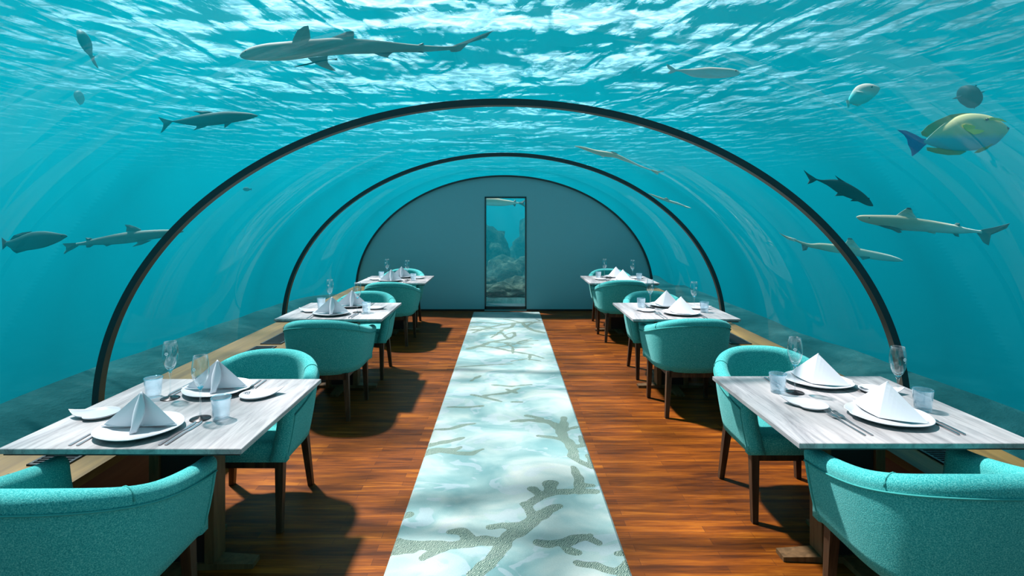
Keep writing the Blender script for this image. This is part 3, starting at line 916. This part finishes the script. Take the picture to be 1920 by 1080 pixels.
S[1, 1].update(plate=(-.045, -.31), side=(-.25, -.170, 2.9), flute=(.157, -.16), tumbler=(.24, -.165), fork=-.20, knife=.17, nap=-.95)
for k in (2, 4): S[k, 0].update(plate=(-.04, -.215), nap=.15); S[k, 1].update(nap=PI + .12)
for k in (3, 5): S[k, 0].update(plate=(.03, -.20), nap=PI - .95, side=(-.24, -.06, 2.6), flute=(.195, -.06), tumbler=(.275, -.10)); S[k, 1].update(nap=-.9)
for k, (tx, ty, tn) in enumerate(TB_):
    for e, en in ((0, 'near'), (1, 'far')):
        s = S[k, e]; ca = 1 if e == 0 else -1; rot = 0 if e == 0 else PI
        W_ = lambda x, y: (tx + ca * x, ty + ca * y)
        wh = '%s place, %s table' % (en, tn)
        x, y = W_(*s['plate']); z = TH + .0005
        put('plate', x, y, z, rot + s['pr'], 'large white wavy-rimmed dinner plate at the ' + wh, 'plate', 'white dinner plates')
        put('napkin', x, y + (.01 if e == 0 else -.0), z + .0075, rot + s['nap'], 'white napkin folded to a peak on the dinner plate, ' + wh, 'napkin', 'white folded napkins')
        x, y = W_(s['side'][0], s['side'][1])
        put('side', x, y, z, rot + s['side'][2], 'small white leaf-shaped side plate at the ' + wh, 'side plate', 'white leaf-shaped side plates')
        x, y = W_(*s['flute'])
        put('flute', x, y, z, random.uniform(-.5, .5), 'stemmed champagne glass with black foot at the ' + wh, 'glass', 'champagne glasses')
        x, y = W_(*s['tumbler'])
        put('tumbler', x, y, z, random.uniform(0, 6), 'pale blue water tumbler at the ' + wh, 'tumbler', 'pale blue tumblers')
        for j, w_ in ((0, 'outer'), (1, 'inner')):
            x, y = W_(s['fork'] + .030 * j, s['fy'] + .0)
            put('fork', x, y, z, rot + .04, 'steel fork, %s one left of the plate, %s' % (w_, wh), 'fork', 'steel forks')
        for j, w_ in ((0, 'inner'), (1, 'outer')):
            x, y = W_(s['knife'] + .024 * j, s['fy'] + .0)
            put('knife', x, y, z, rot - .03, 'steel knife, %s one right of the plate, %s' % (w_, wh), 'knife', 'steel knives')

# ------------------------------------------------------------------ fish
def fish(name, label, cat, dist, centre, crop, body, fins, skin_, finm='shark_fin', wid=.6, yaw=0.0, eye=None, group=None, bend=0.0, fin_t=.010):
    """dist: metres ahead; crop=(x0,y0,scale) of the tracing; body [(x,top,bottom)]; fins [(name, pts, material, side offset)]"""
    x0, y0, sc = crop
    cx, cyy = centre
    k = dist / FPX / math.cos(yaw)
    def P2(q): return (((x0 + q[0] / sc) - cx) * k, -((y0 + q[1] / sc) - cyy) * dist / FPX)
    st = []
    for (x, t, b_) in body:
        X, Zt = P2((x, t)); _, Zb = P2((x, b_)); st.append((X, Zt, Zb))
    Lx = max(abs(st[-1][0] - st[0][0]), .01); mid = (st[0][0] + st[-1][0]) / 2
    def by(X): return bend * math.sin((X - mid) / Lx * PI * 1.3) * Lx
    # resample smoothly
    fine = []
    for i in range(len(st) - 1):
        p0 = st[max(0, i - 1)]; p1 = st[i]; p2 = st[i + 1]; p3 = st[min(len(st) - 1, i + 2)]
        for q in range(3):
            t = q / 3
            fine.append(tuple(.5 * ((2 * p1[c]) + (-p0[c] + p2[c]) * t + (2 * p0[c] - 5 * p1[c] + 4 * p2[c] - p3[c]) * t * t + (-p0[c] + 3 * p1[c] - 3 * p2[c] + p3[c]) * t ** 3) for c in range(3)))
    fine.append(st[-1])
    rings = []
    for (X, Zt, Zb) in fine:
        hz = max(.002, (Zt - Zb) / 2); zc = (Zt + Zb) / 2; hy = hz * wid
        rings.append([Vector((X, by(X) + hy * math.cos(2 * PI * q / 18), zc + hz * math.sin(2 * PI * q / 18))) for q in range(18)])
    vs, fs = loft(rings)
    o = mesh(name, vs, fs, skin_, None, True)
    xs_ = [f_[0] for f_ in fine]
    def half(X):
        best = min(fine, key=lambda f_: abs(f_[0] - X)); return (best[1] - best[2]) / 2 * wid
    for (fn, pts, fm, side) in fins:
        q = [P2(p_) for p_ in pts]
        n_ = len(q); cxm = sum(a for a, _ in q) / n_; czm = sum(b_ for _, b_ in q) / n_
        th = fin_t * dist / 4
        vs, fs = [], []
        out_ = -side * half(cxm)
        def yo(X, Z):
            return by(X) + out_ + (-side * abs(Z - q[0][1]) * .5)
        for (X, Z) in q: vs.append((X, yo(X, Z) - th * .12, Z))
        for (X, Z) in q: vs.append((X, yo(X, Z) + th * .12, Z))
        vs.append((cxm, yo(cxm, czm) - th, czm)); vs.append((cxm, yo(cxm, czm) + th, czm))
        for a in range(n_):
            c_ = (a + 1) % n_
            fs += [(a, c_, 2 * n_), (n_ + c_, n_ + a, 2 * n_ + 1), (a, n_ + a, n_ + c_, c_)]
        mesh(fn, vs, fs, fm or finm, o, False)
    if eye:
        ex, ez = P2(eye[:2]); er = eye[2] / sc * dist / FPX
        bm = bmesh.new(); bmesh.ops.create_uvsphere(bm, u_segments=12, v_segments=8, radius=er)
        from_bm('eye', bm, 'eye_black', o, True, (ex, by(ex) - half(ex) * .93, ez))
    o.location = ((cx - 949) * dist / FPX, dist, EYE - (cyy - 406) * dist / FPX)
    o.rotation_euler = (0, 0, yaw)
    return tag(o, label, cat, group)
# big shark overhead
c1 = (440, 20, 3.84)
fish('blacktip_shark', 'large grey shark with dark fin tips swimming left above the arch', 'shark', 4.0, (680, 95), c1,
     [(106, 366, 374), (120, 345, 388), (150, 325, 397), (200, 303, 401), (280, 282, 400), (370, 268, 397), (460, 255, 385), (540, 240, 368), (620, 228, 352), (720, 212, 335), (850, 205, 315), (1000, 202, 300), (1150, 206, 278), (1300, 212, 268), (1400, 214, 258), (1500, 216, 246), (1570, 210, 240), (1620, 200, 226)],
     [('dorsal_fin', [(706, 222), (712, 210), (760, 185), (810, 160), (840, 152), (857, 151), (862, 165), (860, 215)], 'shark_fin', 0),
      ('pectoral_fin', [(452, 300), (470, 250), (500, 200), (545, 170), (575, 163), (580, 200), (582, 240), (556, 275), (500, 312)], 'shark_skin', .7),
      ('pectoral_fin', [(556, 370), (590, 400), (640, 425), (700, 446), (742, 447), (715, 425), (690, 395), (686, 362), (690, 345)], 'shark_skin', .3),
      ('pectoral_tip', [(700, 446), (742, 448), (720, 430), (705, 432)], 'fin_tip', .35),
      ('second_dorsal_fin', [(1300, 215), (1345, 196), (1352, 200), (1350, 212)], 'shark_fin', 0),
      ('pelvic_fin', [(990, 298), (1040, 314), (1095, 322), (1102, 305), (1130, 280)], 'shark_fin', 0),
      ('anal_fin', [(1280, 262), (1320, 268), (1350, 270), (1350, 258)], 'fin_tip', 0),
      ('tail_fin', [(1540, 238), (1570, 208), (1600, 195), (1700, 155), (1790, 118), (1866, 94), (1838, 115), (1812, 146), (1785, 140), (1700, 180), (1640, 208), (1602, 232), (1620, 248), (1590, 255), (1550, 256)], 'shark_fin', 0)],
     'shark_skin', 'shark_fin', .55, .12, (150, 345, 5), None, .04)
# remora under the shark
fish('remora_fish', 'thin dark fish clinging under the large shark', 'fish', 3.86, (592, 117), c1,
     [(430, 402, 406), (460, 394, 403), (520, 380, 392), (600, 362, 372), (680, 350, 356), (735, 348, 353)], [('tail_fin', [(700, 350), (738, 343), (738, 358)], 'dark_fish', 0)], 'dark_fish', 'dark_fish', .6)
# cobia
c2 = (260, 180, 7.385)
fish('cobia_fish', 'slender dark fish with forked tail swimming right, left of the arch', 'fish', 5.2, (390, 225), c2,
     [(1690, 288, 298), (1640, 268, 312), (1560, 246, 335), (1400, 228, 362), (1200, 220, 390), (1000, 238, 412), (850, 258, 418), (700, 292, 402), (560, 318, 378), (480, 330, 360), (430, 336, 350)],
     [('tail_fin', [(470, 345), (430, 332), (350, 315), (270, 290), (202, 270), (250, 320), (290, 365), (285, 410), (245, 498), (290, 475), (360, 410), (430, 352)], 'cobia', 0),
      ('dorsal_fin', [(740, 203), (830, 235), (870, 262), (960, 245), (1040, 225), (960, 212), (850, 206)], 'cobia', 0),
      ('anal_fin', [(745, 478), (800, 440), (805, 408), (930, 405), (950, 420), (870, 445), (800, 462)], 'cobia', 0),
      ('pectoral_fin', [(1210, 390), (1218, 452), (1250, 430), (1320, 375), (1260, 360)], 'cobia', .3)],
     'cobia', 'cobia', .7, -.15, (1600, 280, 7), None, .02)
# lower left pair
c3 = (0, 400, 5.647)
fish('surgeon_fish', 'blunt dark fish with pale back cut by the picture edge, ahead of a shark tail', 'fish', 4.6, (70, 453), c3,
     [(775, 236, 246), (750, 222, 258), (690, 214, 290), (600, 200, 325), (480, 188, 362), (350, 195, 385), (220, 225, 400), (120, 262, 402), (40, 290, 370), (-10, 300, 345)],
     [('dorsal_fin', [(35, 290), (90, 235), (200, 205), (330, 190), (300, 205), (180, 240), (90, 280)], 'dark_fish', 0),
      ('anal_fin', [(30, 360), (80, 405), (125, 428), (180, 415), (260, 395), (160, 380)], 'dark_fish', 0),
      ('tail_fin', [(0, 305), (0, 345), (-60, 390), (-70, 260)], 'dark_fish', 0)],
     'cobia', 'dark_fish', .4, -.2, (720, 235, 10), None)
fish('reef_shark', 'slim teal grey shark swimming right, its snout behind the left side of the arch', 'shark', 5.6, (225, 447), c3,
     [(1960, 182, 196), (1900, 172, 215), (1820, 172, 238), (1700, 172, 262), (1560, 178, 285), (1400, 192, 312), (1250, 216, 328), (1100, 248, 334), (1000, 270, 335), (930, 290, 338), (860, 306, 340), (800, 314, 342)],
     [('tail_fin', [(830, 312), (830, 342), (770, 375), (690, 410), (650, 434), (638, 428), (668, 390), (670, 360), (618, 322), (700, 318)], 'shark_fin', 0),
      ('dorsal_fin', [(1345, 195), (1350, 150), (1330, 120), (1380, 122), (1440, 142), (1500, 172), (1490, 185)], 'shark_fin', 0),
      ('second_dorsal_fin', [(915, 290), (910, 258), (975, 262), (990, 278)], 'shark_fin', 0),
      ('anal_fin', [(915, 332), (915, 362), (955, 362), (1010, 330)], 'shark_fin', 0), ('pelvic_fin', [(1100, 325), (1140, 350), (1210, 325)], 'shark_fin', 0),
      ('pectoral_fin', [(1460, 285), (1475, 315), (1420, 355), (1520, 330), (1620, 285)], 'shark_fin', .3)],
     'shark_skin', 'shark_fin', .6, -.1, None, None, .03)
# two little fish top left
c4 = (100, 30, 6.0)
fish('small_fish', 'small dark fish nosing upward near the top left corner', 'fish', 5.0, (162, 90), c4,
     [(265, 168, 190), (290, 155, 250), (320, 162, 330), (350, 180, 380), (380, 225, 420), (405, 330, 445), (430, 430, 490), (460, 490, 545), (500, 570, 590)],
     [('tail_fin', [(405, 430), (440, 455), (465, 448), (445, 485), (505, 590), (460, 545), (420, 480)], 'dark_fish', 0)], 'cobia', 'dark_fish', .8)
fish('small_fish', 'faint small fish below the top left dark fish', 'fish', 8.0, (149, 183), c4,
     [(240, 860, 890), (255, 845, 930), (280, 840, 970), (305, 850, 995), (322, 880, 960)], [('tail_fin', [(285, 960), (300, 1010), (315, 960)], 'dark_fish', 0)], 'cobia', 'dark_fish', .8)
fish('small_fish', 'faint small fish seen through the left panel just inside the arch', 'fish', 9.5, (462, 356), (440, 340, 6),
     [(95, 80, 95), (110, 68, 108), (135, 66, 112), (160, 76, 106), (175, 86, 96)], [('tail_fin', [(170, 90), (190, 76), (190, 104)], 'dark_fish', 0)], 'cobia', 'dark_fish', .6)
# silver fish upper right of the centre
c5 = (1220, 100, 9.6)
fish('silver_fish', 'silver fish with white tail right of the large shark', 'fish', 4.8, (1320, 136), c5,
     [(1640, 330, 345), (1580, 285, 385), (1450, 262, 420), (1250, 250, 440), (1050, 245, 445), (880, 265, 440), (740, 285, 425), (620, 295, 380), (520, 305, 345), (430, 312, 335)],
     [('tail_fin', [(450, 312), (350, 250), (265, 212), (290, 290), (340, 325), (275, 378), (330, 385), (400, 360), (450, 335)], 'silver', 0)],
     'silver', 'silver', .5, .1, (1545, 305, 14))
# pale parrotfish
c6 = (1560, 130, 5.333)
fish('parrot_fish', 'small pale blue fish swimming up right, above the dark forked-tail fish', 'fish', 4.6, (1617, 178), c6,
     [(478, 185, 200), (460, 172, 230), (430, 158, 265), (390, 146, 300), (340, 142, 335), (290, 150, 352), (250, 168, 358), (215, 205, 350), (185, 255, 345), (165, 300, 342)],
     [('tail_fin', [(175, 300), (140, 310), (155, 390), (168, 385), (178, 340)], 'parrot', 0), ('pectoral_fin', [(190, 228), (240, 225), (290, 243), (230, 240)], 'white_edge', 1.0),
      ('anal_fin', [(200, 350), (260, 372), (300, 345)], 'parrot', 0)], 'parrot', 'parrot', .45, 0, (375, 183, 9))
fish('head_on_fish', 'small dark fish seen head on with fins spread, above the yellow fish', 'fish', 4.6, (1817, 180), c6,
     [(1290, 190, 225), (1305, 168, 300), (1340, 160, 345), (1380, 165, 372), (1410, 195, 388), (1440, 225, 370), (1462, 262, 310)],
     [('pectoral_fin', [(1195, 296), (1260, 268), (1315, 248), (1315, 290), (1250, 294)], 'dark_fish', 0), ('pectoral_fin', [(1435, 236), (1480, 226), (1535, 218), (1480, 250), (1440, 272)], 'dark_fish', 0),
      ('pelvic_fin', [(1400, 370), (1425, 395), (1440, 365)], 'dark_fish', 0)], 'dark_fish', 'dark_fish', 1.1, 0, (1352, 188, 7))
# big yellow surgeonfish
fish('surgeon_fish', 'large yellow and blue surgeonfish with blue tail, upper right', 'fish', 3.9, (1788, 252), c6,
     [(1768, 590, 605), (1745, 565, 640), (1700, 530, 690), (1640, 492, 745), (1560, 462, 785), (1480, 446, 805), (1390, 440, 815), (1300, 450, 818), (1210, 485, 812), (1120, 545, 800), (1040, 610, 780), (980, 665, 760), (940, 700, 745), (915, 708, 738)],
     [('tail_fin', [(960, 700), (900, 690), (840, 655), (740, 612), (650, 605), (720, 655), (750, 700), (760, 750), (790, 810), (800, 870), (860, 830), (920, 770), (965, 735)], 'surgeon_tail', 0),
      ('dorsal_fin', [(900, 660), (890, 630), (960, 560), (1050, 510), (1180, 455), (1300, 438), (1400, 438), (1300, 462), (1180, 500), (1080, 570), (1000, 640), (950, 680)], 'surgeon_fin', 0),
      ('anal_fin', [(945, 780), (950, 812), (1040, 840), (1160, 858), (1280, 855), (1350, 820), (1200, 800), (1050, 785)], 'surgeon_fin', 0),
      ('pectoral_fin', [(1420, 600), (1340, 570), (1270, 562), (1240, 572), (1280, 620), (1340, 665), (1400, 655), (1460, 630)], 'yellow', .85),
      ('pelvic_fin', [(1400, 838), (1450, 838), (1530, 800), (1580, 745), (1500, 775), (1440, 805)], 'surgeon_fin', .3),
      ('face_stripe', [(1470, 515), (1540, 490), (1640, 505), (1690, 540), (1620, 520), (1540, 520)], 'yellow', .93),
      ('mouth', [(1690, 575), (1730, 565), (1768, 590), (1750, 608), (1715, 592)], 'mouth', .4)],
     'surgeon', 'surgeon_fin', .38, 0, (1497, 512, 14), None, 0, .006)
# dark jack
c7 = (1460, 300, 4.174)
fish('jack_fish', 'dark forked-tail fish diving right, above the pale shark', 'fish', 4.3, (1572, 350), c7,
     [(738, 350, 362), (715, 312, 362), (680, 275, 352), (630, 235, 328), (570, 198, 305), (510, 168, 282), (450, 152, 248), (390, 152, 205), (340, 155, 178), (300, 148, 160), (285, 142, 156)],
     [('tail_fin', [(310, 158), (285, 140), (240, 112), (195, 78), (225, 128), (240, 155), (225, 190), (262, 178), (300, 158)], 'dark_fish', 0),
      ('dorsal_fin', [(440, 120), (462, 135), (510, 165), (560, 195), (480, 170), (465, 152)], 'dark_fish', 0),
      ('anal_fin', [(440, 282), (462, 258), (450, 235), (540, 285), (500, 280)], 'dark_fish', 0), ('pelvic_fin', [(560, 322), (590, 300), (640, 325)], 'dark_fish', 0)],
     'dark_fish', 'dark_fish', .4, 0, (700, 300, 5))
# pale shark on the right
fish('blacktip_shark', 'pale blacktip shark swimming left near the right picture edge', 'shark', 4.4, (1745, 425), c7,
     [(570, 442, 452), (600, 432, 475), (650, 430, 492), (720, 430, 508), (800, 430, 525), (880, 432, 540), (960, 438, 550), (1040, 450, 556), (1120, 462, 560), (1200, 472, 565), (1300, 488, 572), (1400, 505, 578), (1460, 520, 578), (1520, 535, 575), (1590, 548, 572), (1630, 552, 580)],
     [('dorsal_fin', [(885, 440), (920, 415), (960, 392), (985, 378), (1030, 388), (1035, 410), (1070, 450)], 'pale_shark', 0),
      ('dorsal_fin_tip', [(975, 384), (990, 373), (1018, 374), (1030, 390)], 'fin_tip', 0),
      ('second_dorsal_fin', [(1400, 510), (1430, 492), (1455, 495), (1460, 522)], 'shark_fin', 0),
      ('pectoral_fin', [(730, 512), (780, 530), (840, 545), (890, 570), (920, 565), (905, 545), (935, 552), (880, 520), (800, 505)], 'shark_fin', .4),
      ('pelvic_fin', [(1150, 558), (1190, 570), (1240, 580), (1250, 566)], 'pale_shark', 0), ('anal_fin', [(1390, 572), (1420, 598), (1452, 604), (1445, 576)], 'shark_fin', 0),
      ('tail_fin', [(1590, 560), (1640, 545), (1720, 530), (1790, 512), (1848, 495), (1825, 535), (1760, 565), (1700, 590), (1668, 615), (1690, 672), (1650, 650), (1625, 610), (1600, 578)], 'shark_fin', 0)],
     'pale_shark', 'shark_fin', .6, .05, (655, 452, 5), None, .03)
fish('reef_shark', 'hazy pale shark swimming right behind the right side of the arch', 'shark', 5.9, (1585, 468), c7,
     [(955, 782, 790), (920, 764, 795), (860, 742, 792), (780, 722, 785), (700, 706, 772), (600, 686, 752), (500, 668, 735), (400, 655, 718), (320, 650, 700), (250, 655, 685), (190, 640, 660), (130, 618, 630)],
     [('tail_fin', [(150, 620), (60, 590), (20, 570), (90, 625), (140, 640)], 'pale_shark', 0), ('dorsal_fin', [(500, 680), (530, 640), (545, 610), (570, 612), (600, 650), (640, 695)], 'pale_shark', 0),
      ('dorsal_fin_tip', [(535, 622), (545, 608), (570, 612), (578, 622)], 'fin_tip', 0),
      ('anal_fin', [(185, 650), (195, 712), (225, 705), (240, 670)], 'shark_fin', 0), ('pectoral_fin', [(620, 745), (650, 782), (720, 765), (760, 745)], 'shark_fin', .3)],
     'pale_shark', 'shark_fin', .6, -.1, None, None, .03)
# two slender ones above the inner arches
c8 = (1060, 260, 7.385)
fish('slender_shark', 'long thin tan shark seen through the glass right of the middle arch top', 'shark', 7.0, (1165, 302), c8,
     [(130, 100, 108), (200, 104, 130), (300, 124, 168), (420, 155, 215), (540, 172, 250), (680, 200, 262), (800, 250, 305), (920, 310, 345), (1040, 368, 395), (1150, 412, 428), (1220, 438, 450)],
     [('tail_fin', [(1170, 425), (1220, 432), (1290, 455), (1355, 442), (1372, 455), (1300, 468), (1280, 500), (1220, 465)], 'pale_shark', 0),
      ('dorsal_fin', [(620, 200), (640, 175), (700, 192), (730, 215)], 'shark_fin', 0), ('pectoral_fin', [(450, 210), (500, 250), (530, 262), (545, 235)], 'pale_shark', .3)],
     'pale_shark', 'shark_fin', .7, 0, None, None, 0)
fish('slender_shark', 'small thin shark just right of the middle arch, hazy', 'shark', 8.5, (1252, 377), c8,
     [(1150, 758, 764), (1220, 775, 800), (1320, 812, 842), (1440, 850, 885), (1560, 885, 915), (1660, 930, 945)],
     [('tail_fin', [(1620, 920), (1680, 935), (1745, 960), (1690, 962), (1650, 945)], 'pale_shark', 0), ('dorsal_fin', [(1360, 825), (1400, 812), (1440, 850)], 'shark_fin', 0)],
     'pale_shark', 'shark_fin', .7, 0, None, None, 0)
# shark behind the end window
c9 = (890, 360, 4.5)
fish('window_shark', 'shark passing the top of the end window', 'shark', 11.5, (946, 380), c9,
     [(40, 75, 85), (70, 52, 105), (120, 46, 115), (180, 50, 118), (240, 62, 118), (300, 72, 112), (340, 82, 104), (380, 88, 98)],
     [('tail_fin', [(370, 88), (400, 78), (430, 62), (415, 95), (428, 130), (400, 112), (372, 100)], 'shark_fin', 0), ('anal_fin', [(320, 105), (340, 125), (350, 100)], 'shark_fin', 0), ('dorsal_fin', [(325, 80), (345, 60), (350, 88)], 'shark_fin', 0)],
     'pale_shark', 'shark_fin', .6)
